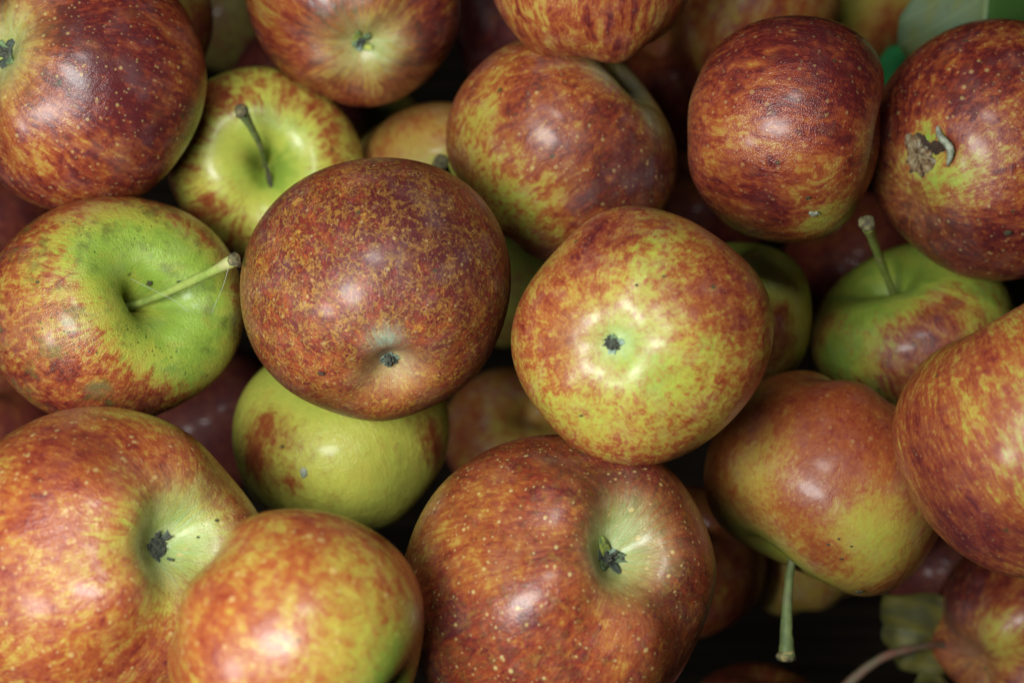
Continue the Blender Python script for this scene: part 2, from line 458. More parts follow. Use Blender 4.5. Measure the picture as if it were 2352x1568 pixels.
def pitmark(A, px, py, r, mat=M_PIT, name="blemish", asp=.6, ang=0., hgt=.05, n=16):
    """Small corky blemish lying on the skin, irregular outline, following the surface."""
    rng = A['rng']; q = A['surf'](px, py); C = A['C']; W = A['W']; base = A['base']
    V = []; F = []; rings = (0, .4, .75, 1.0)
    noise_ = 1 + rng.normal(size=n)*.14
    for k_, rr in enumerate(rings):
        for j in range(n if k_ else 1):
            a = 2*math.pi*j/n; f = rr*r*(noise_[j] if k_ else 0)
            dx, dy = f*math.cos(a), f*asp*math.sin(a)
            x = px + dx*math.cos(ang) - dy*math.sin(ang); y = py + dx*math.sin(ang) + dy*math.cos(ang)
            V.append((x, y, k_))
    # local plane through the surface near q
    pts = A['prj']; near = (np.abs(pts[:, 0]-px) < r*3+22) & (np.abs(pts[:, 1]-py) < r*3+22) & (pts[:, 2] < pts[q, 2]+.004)
    P = pts[near]; M_ = np.stack([P[:, 0]-px, P[:, 1]-py, np.ones(len(P))], 1)
    if len(P) > 6: co = np.linalg.lstsq(M_, P[:, 2], rcond=None)[0]
    else: co = np.array([0, 0, pts[q, 2]])
    co[0] = np.clip(co[0], -4e-5*3, 4e-5*3); co[1] = np.clip(co[1], -1.2e-4, 1.2e-4)
    out = []
    for (x, y, k_) in V:
        z = pts[q, 2] + co[0]*(x-px) + co[1]*(y-py) - (.00022 if k_ < 3 else -.0002) - (.0001 if k_ == 2 else 0)
        out.append(unproj(x, y, z) - base)
    for j in range(n): F.append((0, 1+j, 1+(j+1) % n))
    for k_ in range(2):
        for j in range(n):
            a = 1+k_*n; F.append((a+j, a+n+j, a+n+(j+1) % n, a+(j+1) % n))
    return link(name, new_mesh(name, out, F, mat), A['root'] if A['root'].type == 'EMPTY' else A['root'])

# ------------------------------------------------------------------ the top layer of the pile
apple("K", 1280, 1345, 352, .3622, (.50, .26, .83), "large dark red apple at the bottom centre with a deep pale green hollow",
      'calyx', h=.94, dc=.33, wc=.25, lobe=.03, red=.84, green=.15, basin=1.1, basinw=.23, lump=.018,
      push=[(1, .45, .1, .045, .6)],
      patches=[(1000, 1150, 90, -.28, .3, 0), (1130, 1130, 60, -.25, .1, 0), (1060, 1260, 70, -.22, .1, 0), (940, 1260, 60, -.2, .3, 0),
               (1350, 1050, 120, .15, 0, .35), (1480, 1120, 110, .1, 0, .25), (1030, 1430, 80, .15, 0, .25), (1590, 1450, 70, -.1, .15, .1),
               (1500, 1520, 110, -.12, 0, 0), (1120, 1330, 80, -.22, 0, 0), (1560, 1330, 70, .25, 0, .15), (1380, 1440, 90, -.05, 0, 0),
               (1430, 1190, 60, -.3, .1, 0, .4)],
      calyx=dict(size=.14, spread=.75, open_=.5, tuft=.035, lift=.0, n=6, mats=[M_SEPAL_GREEN, M_SEPAL_DARK, M_SEPAL_YELLOW, M_SEPAL_PALE]),
      mat=dict(wet=.26, wetr=.21, streak=.55, blotch=.65, fine=.8, lent=1.2, lent_scale=11.5, net=.4, streak_f=7., sparkle=.5, rough=.33, contrast=.9))
apple("L1", 232, 1305, 362, .3522, (.52, .20, .83), "large orange red apple in the lower left corner with a black calyx",
      'calyx', h=.94, dc=.34, wc=.26, lobe=.03, red=.62, green=.45, basin=1.0, basinw=.27, lump=.02,
      push=[(1, .30, .15, .085, .6)],
      patches=[(460, 1190, 80, -.3, .1, 0, .35), (290, 1170, 80, -.2, .45, 0), (200, 1000, 140, .16, 0, .12), (80, 1080, 120, .12, 0, .05), (560, 1150, 50, .15, 0, 0),
               (150, 1420, 120, -.1, 0, 0), (330, 1480, 80, .1, 0, 0), (380, 1400, 50, -.35, .2, 0), (40, 1500, 90, .05, 0, 0), (330, 1010, 90, .1, 0, 0)],
      calyx=dict(lift=.0, size=.15, spread=.55, open_=.5, tuft=.075, mats=[M_SEPAL_DARK, M_SEPAL_DARK, M_SEPAL_PALE]),
      mat=dict(wet=.26, wetr=.21, streak=.8, blotch=.7, fine=.7, lent=.8, lent_scale=10., streak_f=6., sparkle=.9, rough=.28, wax=.2, contrast=.72))
apple("L2", 687, 1476, 307, .3195, (.80, -.52, .30), "blurry orange and yellow apple at the bottom edge, left of the large dark red one",
      'stem', h=.93, ds=.30, ws=.30, red=.54, green=.55, lump=.022, sy=1.0,
      patches=[(720, 1200, 80, .15, 0, 0), (860, 1290, 80, -.15, .15, 0), (580, 1290, 90, .08, 0, 0), (450, 1400, 70, .1, 0, 0), (760, 1420, 90, -.2, .1, 0),
               (870, 1470, 60, -.15, .3, 0), (560, 1500, 90, .06, 0, 0), (940, 1530, 70, -.6, .8, 0), (965, 1380, 40, -.3, .3, 0), (640, 1220, 60, -.1, .1, 0), (500, 1530, 60, .18, 0, 0)],
      mat=dict(wet=.26, wetr=.21, contrast=.62, streak=.6, blotch=.95, fine=.4, lent=.75, lent_scale=7.0, streak_f=4., sparkle=.5, rough=.28, wax=.15))
apple("Fc", 868, 667, 303, .3832, (.11, -.66, .74), "dark brown red apple in the middle netted with gold, its bluish calyx closed",
      'calyx', h=.95, dc=.22, wc=.22, lobe=.012, red=.95, green=.15, dark=.12, basin=.45, basinw=.2, lump=.012,
      patches=[(900, 890, 140, -.28, .05, -.1), (700, 860, 100, -.15, .05, 0), (1050, 850, 110, -.10, .1, .1), (1030, 520, 120, .1, 0, .55), (1100, 640, 90, .05, 0, .4),
               (900, 450, 120, .15, 0, .2), (790, 390, 60, -.3, .4, 0), (640, 560, 80, -.05, 0, 0), (780, 950, 90, -.15, .1, .1), (890, 795, 34, -.2, .2, -.1, 1.0)],
      calyx=dict(size=.10, spread=.5, open_=.2, tuft=.03, mats=[M_SEPAL_PALE, M_SEPAL_PALE, M_SEPAL_DARK], n=7),
      mat=dict(palecol=((.42, .50, .36), (.30, .40, .28)), streak=.35, blotch=.55, fine=.95, net=1.0, lent=.6, lent_scale=12., streak_f=6., sparkle=.25, rough=.42))
apple("I", 1464, 778, 292, .3585, (-.24, -.05, .97), "yellow green apple blotched with rust red, right of centre, shallow calyx facing up",
      'calyx', h=.86, e=.9, dc=.09, wc=.20, lobe=.02, red=.50, green=.52, basin=.35, lump=.03,
      push=[(-.15, .95, .1, .055, .35), (1, 0, .1, .02, .5), (-.75, .7, .1, -.035, .45), (.7, .72, .1, -.045, .35), (-.7, -.7, .1, -.04, .5)],
      patches=[(1480, 600, 90, -.35, .25, 0), (1240, 650, 80, .25, 0, .05), (1330, 560, 90, .3, 0, .12), (1620, 640, 90, .22, 0, .22), (1700, 740, 60, .15, 0, .2),
               (1560, 900, 110, -.22, .15, 0), (1350, 960, 80, -.3, .25, 0), (1230, 930, 60, -.2, .3, 0), (1280, 780, 110, .22, 0, 0), (1600, 990, 60, .12, 0, .1),
               (1320, 860, 70, .12, 0, 0), (1500, 870, 80, -.3, .3, 0), (1640, 790, 35, -.3, .4, 0), (1400, 520, 80, .3, 0, .35), (1450, 790, 60, -.1, 0, 0, .25), (1408, 788, 34, -.6, .5, 0, .8), (1500, 525, 40, -.35, .1, 0)],
      calyx=dict(size=.11, spread=.6, open_=.1, tuft=.04, mats=[M_SEPAL_PALE, M_SEPAL_DARK, M_SEPAL_GREEN], n=4),
      pit=[(1412, 790, 34, 6)],
      mat=dict(wet=.2, wetr=.22, streak=.45, blotch=1.0, fine=1.0, net=0, lent=.3, lent_scale=14., sparkle=.3, rough=.34, contrast=.68))
apple("O", 2412, 1003, 336, .3555, (-.35, .85, -.15), "big olive orange apple cut off by the right edge",
      'stem', h=.95, red=.66, green=.75, lump=.012, stemgreen=.2, dark=.05,
      patches=[(2150, 1200, 130, .22, 0, .35), (2250, 1260, 120, .2, 0, .3), (2110, 1000, 80, .15, 0, .2), (2280, 980, 150, -.15, .2, 0), (2310, 760, 100, -.1, .25, 0), (2190, 830, 70, .1, 0, .1), (2340, 1100, 60, -.1, .2, 0)],
      mat=dict(streak=.7, blotch=.6, fine=.7, lent=.3, lent_scale=14., streak_f=8., sparkle=.2, rough=.42, contrast=.8, wax=.1))
apple("M", 262, 715, 283, .4100, (.40, .17, .90), "yellow green and red apple at the left with a long pale stem leaning right",
      'stem', h=.90, ds=.74, ws=.30, qs=1.3, lobe=.03, red=.66, green=.25, stemgreen=.85, sx=1.035, sy=.93, lump=.02,
      patches=[(300, 520, 110, -.5, .5, 0), (160, 540, 80, -.35, .35, 0), (430, 620, 110, -.65, .55, 0), (500, 780, 100, -.55, .45, 0), (400, 800, 100, -.5, .35, 0), (60, 620, 60, -.2, .2, 0),
               (470, 880, 90, -.4, .4, 0), (80, 740, 90, -.15, .1, 0, .1), (250, 880, 130, .12, 0, 0), (330, 930, 80, .12, 0, .15), (170, 700, 60, .1, 0, 0), (90, 900, 90, .05, 0, 0), (240, 590, 60, -.4, .4, 0), (340, 880, 60, .1, 0, 0), (480, 560, 50, .2, 0, .1)],
      stem=dict(tip=(540, 597), zt=.3695, bend=.18, r0=.0010, r1=.0014, knob=1.25, bendv=(.0, -.03, .02)),
      pit=[(395, 785, 26, 5)],
      mat=dict(wet=.26, wetr=.21, streak=.75, blotch=.75, fine=.65, lent=.2, lent_scale=13., specks=.9, sparkle=1.0, rough=.27, streak_f=6.))
apple("A1", 188, 195, 282, .4183, (-.70, .30, .64), "big deep red apple in the upper left corner, its green calyx at the picture edge",
      'calyx', h=.92, dc=.16, wc=.24, red=.80, green=.12, basin=.9, lump=.012,
      patches=[(90, 320, 110, -.22, .0, 0), (250, 420, 80, -.05, .05, 0), (330, 180, 130, .14, 0, .3), (380, 320, 110, .1, 0, .4), (200, 60, 130, .12, 0, .2), (60, 400, 80, -.2, .05, 0),
               (300, 370, 50, -.25, .2, 0), (40, 60, 70, -.25, .1, 0), (420, 130, 50, -.2, .15, 0), (190, 160, 70, .12, 0, 0)],
      calyx=dict(size=.14, spread=.7, open_=.35, tuft=.045, mats=[M_SEPAL_GREEN, M_SEPAL_DARK, M_SEPAL_YELLOW]),
      mat=dict(wet=.26, wetr=.21, streak=.85, blotch=.6, fine=.6, lent=.8, lent_scale=11., streak_f=6.5, sparkle=.5, rough=.30))
apple("A6", 1295, 342, 264, .4400, (.70, .66, .22), "orange red apple with yellow flecks right of the upper middle, pale hollow behind its shoulder",
      'stem', h=.92, e=.9, ds=.27, ws=.42, red=.74, green=.25, stemgreen=.5, lump=.014,
      push=[(.05, 1, .1, -.045, .5)],
      patches=[(1110, 200, 90, -.15, .1, 0), (1050, 320, 70, -.3, .3, 0), (1150, 440, 90, -.45, .25, 0), (1210, 540, 80, -.45, .65, 0), (1110, 260, 50, -.25, .2, 0), (1450, 420, 110, .2, 0, .5),
               (1520, 400, 80, .15, 0, .5), (1350, 480, 70, .0, 0, .0), (1430, 300, 80, .1, 0, .1), (1240, 150, 80, -.02, 0, 0), (1300, 400, 50, -.15, 0, 0), (1240, 400, 60, -.12, .1, 0),
               (1470, 190, 60, -.3, 0, 0, 1.0), (1520, 260, 40, -.3, 0, 0, .9), (1410, 150, 45, -.3, 0, 0, .8)],
      mat=dict(streak=.75, blotch=.7, fine=.7, lent=.75, lent_scale=10., net=.2, streak_f=5., sparkle=.25, rough=.40, wax=.4, palecol=((.50, .42, .36), (.42, .36, .22))))
apple("A8", 1806, 300, 258, .4080, (.98, -.12, .12), "glossy bright red apple with level streaks in the upper right",
      'stem', h=.88, e=.88, lobe=.008, ds=.30, ws=.36, red=.84, green=.05, stemgreen=.3, lump=.012, sx=1.01, sy=1.02, push=[(.85, -.45, .1, -.045, .35), (.8, .5, .1, .02, .3)],
      patches=[(1640, 260, 90, -.12, 0, 0), (1650, 380, 80, -.22, .1, 0), (1870, 420, 80, -.3, .1, 0), (1930, 510, 70, -.55, .6, 0), (1860, 545, 50, -.45, .4, 0), (1950, 200, 110, .15, 0, .15), (1860, 60, 100, .1, 0, .3),
               (1690, 210, 60, -.18, 0, 0), (1780, 500, 80, .1, 0, .25), (1700, 330, 60, -.12, 0, 0)],
      mat=dict(wet=.26, wetr=.21, streak=1.0, blotch=.35, fine=.45, lent=.55, lent_scale=9., streak_f=4.6, sparkle=1.0, rough=.27, wax=.12))
apple("A9", 2280, 352, 288, .4246, (-.62, -.38, .68), "red apple at the right edge with a torn brown scar beside a curled grey stub",
      'calyx', h=.94, dc=.03, wc=.2, lobe=.008, red=.86, green=.42, basin=.1, lump=.014,
      push=[(-.8, .6, 0, -.02, .4)],
      patches=[(2215, 420, 45, -.35, .15, 0), (2080, 360, 50, -.75, .5, 0), (2125, 425, 50, -.6, .3, 0), (2110, 300, 35, -.4, .2, 0), (2300, 300, 60, -.35, .1, 0), (2190, 470, 80, -.2, .1, 0), (2330, 470, 80, -.15, .0, 0), (2120, 300, 40, -.3, .3, 0),
               (2200, 150, 100, .1, 0, .05), (2180, 600, 110, .05, .1, .25), (2050, 480, 60, -.05, .1, .1), (2190, 380, 50, -.3, .2, 0), (2300, 590, 90, .05, .0, .3)],
      pit=[(2112, 350, 48, 16), (2160, 340, 22, 8)],
      mat=dict(streak=.7, blotch=.7, fine=.8, lent=.75, lent_scale=10., streak_f=6.5, sparkle=.5, rough=.38, wax=.3))
apple("N", 1893, 1112, 270, .4146, (-.50, -.84, .18), "smooth orange brown apple at the right whose thin stem hangs down below it",
      'stem', h=.90, e=.90, ds=.40, ws=.42, cone=.03, red=.58, green=.28, stemgreen=.75, lump=.012,
      push=[(-.52, -.84, .0, -.05, .4)],
      patches=[(1720, 1080, 90, -.28, .1, 0), (1880, 930, 160, .15, 0, .0), (2020, 1250, 110, -.45, .25, 0), (1700, 1190, 60, .2, 0, .15), (1880, 1290, 60, .2, 0, .15), (2080, 1020, 90, .1, 0, .05), (1880, 1140, 80, .12, 0, .1), (1950, 1190, 60, -.2, .1, 0),
               (1680, 960, 70, .12, 0, .1), (1690, 1130, 70, -.12, 0, 0), (2010, 1350, 50, -.1, .1, 0), (1780, 1000, 60, -.08, 0, 0)],
      stem=dict(tip=(1807, 1508), zt=.402, bend=.22, r0=.0011, r1=.0022, knob=1.1, mat=M_STEM_MID, bendv=(.02, 0, 0)),
      mat=dict(streak=.18, blotch=.35, fine=.35, lent=.35, lent_scale=9., streak_f=4., sparkle=.2, rough=.40, wax=.3))
apple("J", 790, 1004, 250, .4420, (.10, -.88, -.42), "pale yellow green apple with a red cheek lying under the dark netted one",
      'calyx', h=.84, cone=.04, dc=.15, red=.12, green=.32, lump=.016, sy=.99,
      patches=[(590, 990, 65, .42, -.1, .05), (560, 1080, 55, .55, 0, .1), (655, 1110, 28, .45, 0, .05), (660, 1000, 60, .15, 0, 0), (1010, 990, 50, .55, 0, .15), (1030, 1050, 45, .5, 0, .25), (680, 1170, 70, .12, .1, 0), (900, 1150, 60, -.05, .2, 0), (620, 920, 50, .2, 0, 0), (800, 950, 80, -.05, .1, 0)],
      mat=dict(wet=.26, wetr=.21, streak=.35, blotch=.45, fine=.35, lent=.12, lent_scale=13., streak_f=6., sparkle=1.0, rough=.30, wax=.05, lime=True))
apple("B1", 606, 384, 224, .4704, (.03, .02, 1), "yellow green apple with a grey stem in its open hollow, upper left",
      'stem', h=.88, ds=.78, ws=.34, qs=1.15, lobe=.03, red=.34, green=.38, stemgreen=.6, lump=.02, lod=2,
      patches=[(500, 210, 60, .35, -.1, 0), (720, 230, 60, .3, -.1, 0), (770, 330, 50, .3, -.1, 0), (470, 480, 60, .3, -.1, 0), (580, 500, 70, .22, -.1, 0), (640, 200, 50, .1, 0, 0), (450, 320, 50, .15, 0, 0), (520, 440, 50, .1, 0, 0), (700, 420, 40, .2, 0, 0), (700, 300, 40, -.1, .2, 0), (618, 392, 45, -.2, .6, 0)],
      stem=dict(tip=(553, 254), zt=.424, bend=.25, r0=.0008, r1=.0014, knob=1.35, mat=M_STEM_MID, bendv=(.06, 0, 0)),
      mat=dict(wet=.26, wetr=.21, streak=.95, blotch=.3, fine=.3, lent=.1, streak_f=4.5, lime=True, sparkle=.3, rough=.33, wax=.1))
apple("P", 2096, 765, 238, .4627, (-.36, .80, .48), "green apple streaked with red in the right middle, stem standing up",
      'stem', h=.84, e=.9, ds=.46, ws=.42, lobe=.03, red=.34, green=.66, stemgreen=.8, lump=.016, sy=.94, sx=1.0,
      patches=[(1880, 720, 50, .45, -.2, .1), (2120, 760, 80, .25, -.2, .0), (2080, 850, 90, .5, -.2, .4), (2180, 700, 70, .3, -.1, .1), (1960, 760, 70, -.2, .1, 0), (2040, 800, 60, -.15, .1, 0), (1900, 830, 50, -.5, .7, 0), (1980, 700, 50, -.1, .2, 0), (2270, 650, 60, -.3, .3, 0)],
      stem=dict(tip=(1991, 512), zt=.400, bend=.15, r0=.0012, r1=.0013, knob=1.6, bendv=(.0, 0, 0)),
      mat=dict(streak=1.0, blotch=.3, fine=.5, lent=.2, streak_f=6., sparkle=.8, rough=.34, specks=.25))
apple("A3", 815, 4, 243, .4576, (.07, -.44, .89), "orange red apple at the top edge showing a small green calyx",
      'calyx', h=.90, dc=.14, wc=.22, red=.76, green=.08, basin=.65, lump=.012,
      patches=[(690, 60, 90, .1, 0, .0), (780, 30, 60, .2, 0, 0), (1000, 90, 80, .2, 0, .5), (600, 30, 50, -.4, .1, 0), (880, 200, 90, -.15, 0, 0), (870, 130, 40, -.2, 0, 0, .4), (960, 30, 60, -.05, 0, 0), (700, 170, 70, -.05, 0, 0), (930, 60, 50, -.2, 0, 0)],
      calyx=dict(size=.17, spread=.6, open_=.35, tuft=.03, mats=[M_SEPAL_GREEN, M_SEPAL_YELLOW, M_SEPAL_PALE], n=5),
      mat=dict(streak=1.0, blotch=.35, fine=.3, lent=.1, streak_f=5., sparkle=.2, rough=.36))
apple("A5", 1360, -84, 237, .4150, (-.1, .9, .3), "orange brown apple hanging over the top edge in the middle, resting on the flecked one",
      'stem', h=.95, red=.64, green=.05, lump=.012,
      patches=[(1200, 40, 60, -.25, .1, 0), (1400, 50, 90, .08, 0, .0), (1300, 90, 60, -.15, 0, 0), (1520, 50, 60, -.12, 0, .1), (1330, 20, 60, .05, 0, 0)],
      mat=dict(streak=1.1, blotch=.3, fine=.4, lent=.2, streak_f=6., sparkle=.2, rough=.44))
apple("U", 2374, 1446, 232, .4992, (.6, .3, -.6), "red and yellow apple in the lower right corner half hidden behind a withered leaf",
      'stem', h=.95, red=.76, green=.2, lump=.016, lod=1, basin=.2,
      push=[(-.95, .2, .2, -.03, .2)],
      patches=[(2250, 1440, 60, -.35, .15, 0), (2300, 1470, 60, -.4, .2, 0), (2150, 1420, 40, .2, 0, .5), (2200, 1340, 90, .2, 0, .45), (2330, 1370, 60, -.1, 0, .1), (2210, 1500, 50, .2, 0, .1), (2300, 1540, 70, -.1, 0, 0)],
      mat=dict(streak=1.0, blotch=.5, fine=.6, lent=.4, streak_f=5., sparkle=.4, rough=.34))
# ------------------------------------------------------------------ second layer, seen between the others
apple("A2", 245, 45, 232, .4779, (.3, .5, .3), "dim orange brown apple behind the big red one in the upper left corner", h=.95, red=.62, lod=1, patches=[(400, 40, 120, .1, 0, .25)],
      mat=dict(streak=.7, blotch=.4, fine=.3, lent=.1, rough=.5))
apple("A4", 1225, 50, 188, .5561, (.3, .8, .3), "dark purple red apple in the gap between the two at the top", h=.95, red=.95, lod=1, dark=.55, mat=dict(streak=.5, blotch=.5, fine=.3, lent=.2, rough=.5, wax=.6))
apple("A7", 1725, 8, 195, .5370, (.2, .85, .3), "soft pinkish orange apple at the top edge behind the glossy red one", h=.95, red=.50, lod=1, green=.05,
      patches=[(1680, 40, 40, -.15, .1, 0), (1800, 20, 70, .1, 0, 0), (1620, 150, 60, .1, 0, .2)], mat=dict(streak=.7, blotch=.4, fine=.3, lent=.5, lent_scale=7, rough=.45, wax=.7))
apple("A7b", 1955, -25, 180, .5897, (.5, .5, .5), "yellow apple with an orange cheek at the top edge beside the pale green leaf", h=.95, red=.30, lod=1, green=.25,
      patches=[(1930, 40, 60, -.35, .25, 0), (2050, 40, 60, .28, -.2, 0), (2010, 110, 60, .25, -.1, 0), (2090, 90, 60, .15, 0, .1)], mat=dict(streak=.6, blotch=.4, fine=.2, lent=.1, rough=.45))
apple("B2", 1000, 412, 178, .4950, (.2, -.4, .8), "small ochre apple behind the dark netted one, above its top edge", h=.92, red=.42, lod=1, green=.10,
      patches=[(940, 330, 50, -.2, .1, 0), (960, 250, 50, .12, 0, 0), (860, 330, 40, .15, 0, 0), (1040, 400, 40, -.3, .5, 0)], mat=dict(streak=.4, blotch=.4, fine=.2, lent=.1, rough=.48),
      )
apple("H", 1190, 1010, 172, .6000, (.2, .4, .8), "pinkish red apple deep in the gap between the netted and the blotched one", h=.92, red=.55, lod=1, stemgreen=.1, green=.2,
      patches=[(1150, 980, 40, -.2, .2, 0), (1240, 970, 40, -.2, .2, 0), (1100, 1000, 50, .1, 0, 0)], mat=dict(streak=.4, blotch=.6, fine=.3, lent=.2, rough=.45, wax=.9))
apple("Q", 1688, 732, 180, .4550, (-.2, .9, .35), "pale green apple with a pinkish top directly behind the rust blotched one's right side", h=1.0, red=.22, lod=1, green=.55,
      patches=[(1740, 590, 50, -.1, 0, 0, .5), (1800, 640, 40, -.2, 0, 0, .4), (1660, 550, 40, .2, -.3, 0), (1800, 710, 22, .6, 0, .1), (1840, 640, 30, .1, .2, 0), (1800, 790, 60, .4, 0, .3), (1760, 850, 60, .2, .2, .2)],
      mat=dict(streak=.4, blotch=.5, fine=.3, lent=.1, rough=.36, wax=.5))
apple("R", 1590, 1290, 168, .5300, (.1, .5, .6), "shadowed brown red apple in the gap right of the large dark red one", h=.95, red=.66, lod=1, stemgreen=.1, dark=.1, green=.2,
      patches=[(1700, 1330, 60, -.1, .1, 0), (1620, 1220, 60, .1, 0, .3)], mat=dict(streak=.6, blotch=.5, fine=.5, lent=.3, rough=.42))
apple("S", 1838, 1252, 166, .5500, (-.3, .85, .3), "cream apple with level pink streaks deep under the one with the hanging stem", h=.92, red=.24, lod=1, green=.12,
      patches=[(1790, 1340, 50, .1, 0, 0), (1860, 1400, 40, .15, 0, 0)], mat=dict(streak=1.0, blotch=.2, fine=.2, lent=.1, streak_f=3., rough=.45, wax=.8))
apple("T", 1752, 1702, 188, .5100, (.1, .9, .3), "dark red apple showing only its crown at the bottom edge, right of the middle", h=.95, red=.80, lod=1, dark=.25, stemgreen=.2, patches=[(1800, 1520, 40, -.15, .1, -.1)],
      mat=dict(streak=.7, blotch=.5, fine=.4, lent=.3, rough=.45))
# ------------------------------------------------------------------ apples at the bottom of the gaps; high dark values paint in gap shade
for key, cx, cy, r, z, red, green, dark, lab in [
    ("G1", 525, 10, 155, .6900, .35, .90, .75, "green apple with gap shade painted on, deep in the gap at the top left"),
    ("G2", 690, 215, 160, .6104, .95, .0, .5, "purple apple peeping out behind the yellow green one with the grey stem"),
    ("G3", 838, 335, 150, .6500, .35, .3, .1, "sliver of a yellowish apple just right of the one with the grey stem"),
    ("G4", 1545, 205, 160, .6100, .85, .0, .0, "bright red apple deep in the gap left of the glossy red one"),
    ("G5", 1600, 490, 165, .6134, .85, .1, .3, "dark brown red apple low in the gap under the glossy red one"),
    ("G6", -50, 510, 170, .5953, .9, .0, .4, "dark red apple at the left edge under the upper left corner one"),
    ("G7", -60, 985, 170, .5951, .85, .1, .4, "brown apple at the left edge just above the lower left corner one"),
    ("G9", 1185, 640, 160, .6327, .3, .9, .4, "green apple with painted shade far down in the narrow gap at the centre"),
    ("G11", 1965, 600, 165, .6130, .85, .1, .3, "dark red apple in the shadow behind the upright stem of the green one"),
    ("G8", 500, 960, 165, .6135, .85, .1, .7, "apple with gap shade painted nearly black, left of the pale yellow green one"),
    ("G14", 2180, 1290, 165, .5999, .85, .1, .7, "apple dimmed by painted shade under the big olive orange one at the right"),
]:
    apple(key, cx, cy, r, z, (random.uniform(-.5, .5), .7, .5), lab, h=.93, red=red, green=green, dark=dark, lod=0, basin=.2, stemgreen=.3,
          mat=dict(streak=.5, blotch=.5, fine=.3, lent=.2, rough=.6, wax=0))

# stems that belong to half hidden apples
A = APPLES
def loose_part_stem(key, start_px, start_z, tip, zt, **kw):
    s = unproj(*start_px, start_z); add_stem(A[key], tip, zt, start=s, bend=.1, **kw)
loose_part_stem("B2", (1040, 425), .470, (1012, 372), .445, r0=.0012, r1=.0020, knob=1.2, mat=M_STEM_GREY)

# ------------------------------------------------------------------ blemishes on the skins
pitmark(A["M"], 232, 650-6, 0.1)  if False else None
pitmark(A["M"], 86, 648, 5); pitmark(A["M"], 412, 648, 6); pitmark(A["M"], 343, 651, 7, asp=.9)
pitmark(A["A8"], 1870, 491, 12, asp=.5, mat=M_HOOK); pitmark(A["A8"], 1856, 480-24, 6)
pitmark(A["N"], 1972, 1335+24, 10, asp=.4) ; pitmark(A["N"], 1902, 1250, 4)
pitmark(A["N"], 1927, 1237, 4); pitmark(A["N"], 1956, 1254, 4); pitmark(A["N"], 1933, 1283, 4)
pitmark(A["J"], 697, 1085, 9, asp=1.4, mat=M_HOOK)
pitmark(A["I"], 1462, 655, 5); pitmark(A["I"], 1525, 635, 5); pitmark(A["I"], 1333, 955, 4)
pitmark(A["L1"], 498, 1194, 5); pitmark(A["L1"], 455, 1233, 4)
pitmark(A["Fc"], 738, 858, 9, asp=.5, mat=M_SCARDARK)
pitmark(A["A9"], 2315, 535, 10, asp=.6)

pitmark(A['B1'], 618, 408, 30, asp=.2, ang=1.35, mat=M_PIT, name='crack');
# torn scar and curled stub on the right-hand apple
def skin_depth(a, px, py):
    p = a['prj']; f = p[:, 2] < a['z'] + .1*a['R']
    dd = np.where(f, (p[:, 0]-px)**2 + (p[:, 1]-py)**2, 1e12)
    i = np.argsort(dd)[:12]; w = 1/(dd[i]+4.0)
    return float((p[i, 2]*w).sum()/w.sum())
def scar(a, outline, mat, name, lift, rows=7, rough=.0004, grow=1.14):
    """Jagged patch of torn tissue following the dent in the skin."""
    rng = a['rng']; o = np.array([2113, 354]) + (np.array(outline, float)-[2113, 352])*grow; n0 = len(o); pts = []
    for i in range(n0):                      # ragged edge
        p, q = o[i], o[(i+1) % n0]
        for t in (0, .25, .5, .75):
            pts.append(p + (q-p)*t + rng.normal(size=2)*1.6*(t > 0))
    pts = np.array(pts); c = pts.mean(0); n = len(pts); V = []; F = []
    V.append((*c, 0))
    for k in range(1, rows+1):
        for p in pts:
            x, y = c + (p-c)*(k/rows); V.append((x, y, k))
    out = []
    for (x, y, k) in V:
        z = skin_depth(a, x, y) - lift + (rng.normal()*rough if k < rows else lift + .0007)
        out.append(unproj(x, y, z) - a['base'])
    for j in range(n): F.append((0, 1+(j+1) % n, 1+j))
    for k in range(rows-1):
        for j in range(n):
            q = 1+k*n; F.append((q+j, q+(j+1) % n, q+n+(j+1) % n, q+n+j))
    return link(name, new_mesh(name, out, F, mat), a['root'])
S9 = A["A9"]
scar(S9, [(2079, 311), (2086, 300), (2096, 308), (2108, 300), (2124, 303), (2133, 320), (2146, 326), (2150, 340), (2143, 355), (2152, 368), (2144, 388), (2126, 398), (2118, 411), (2108, 396), (2096, 394), (2088, 400), (2090, 380), (2079, 372), (2084, 345), (2077, 330)], M_SCARDARK, "scar_edge", .00035, 4, .0001)
scar(S9, [(2083, 313), (2089, 306), (2097, 313), (2106, 308), (2114, 318), (2119, 332), (2132, 338), (2140, 342), (2139, 356), (2148, 368), (2139, 384), (2124, 392), (2116, 403), (2107, 390), (2097, 388), (2090, 393), (2093, 378), (2083, 369), (2088, 345), (2081, 330)], M_SCAR, "scar_tissue", .0008, 8, .00035)
scar(S9, [(2134, 330), (2145, 318), (2160, 318), (2172, 330), (2176, 345), (2160, 352), (2146, 357), (2138, 345)], M_SCARDARK, "scar_hole", .0006, 4, .0002, 1.0)
hp = [(2154, 292), (2156, 308), (2164, 320), (2175, 329), (2183, 341), (2184, 354), (2180, 368), (2176, 381)]
hz = [.0005, .0016, .0026, .0030, .0030, .0026, .0020, .0010]
hr = [.0005, .0008, .00100, .0011, .0011, .0010, .0007, .0003]
def smooth_path(P, R, m=4):
    P = np.array(P, float); t = np.arange(len(P)); tt = np.linspace(0, len(P)-1, (len(P)-1)*m+1)
    out = np.stack([np.interp(tt, t, P[:, i]) for i in range(P.shape[1])], 1)
    for _ in range(3): out[1:-1] = (out[:-2] + 2*out[1:-1] + out[2:])/4
    return out, np.interp(tt, t, R)
P3, R3 = smooth_path([unproj(x, y, skin_depth(S9, x, y)-dz) - S9['base'] for (x, y), dz in zip(hp, hz)], hr)
V, F = tube(P3, R3, 10, S9['rng'], .10)
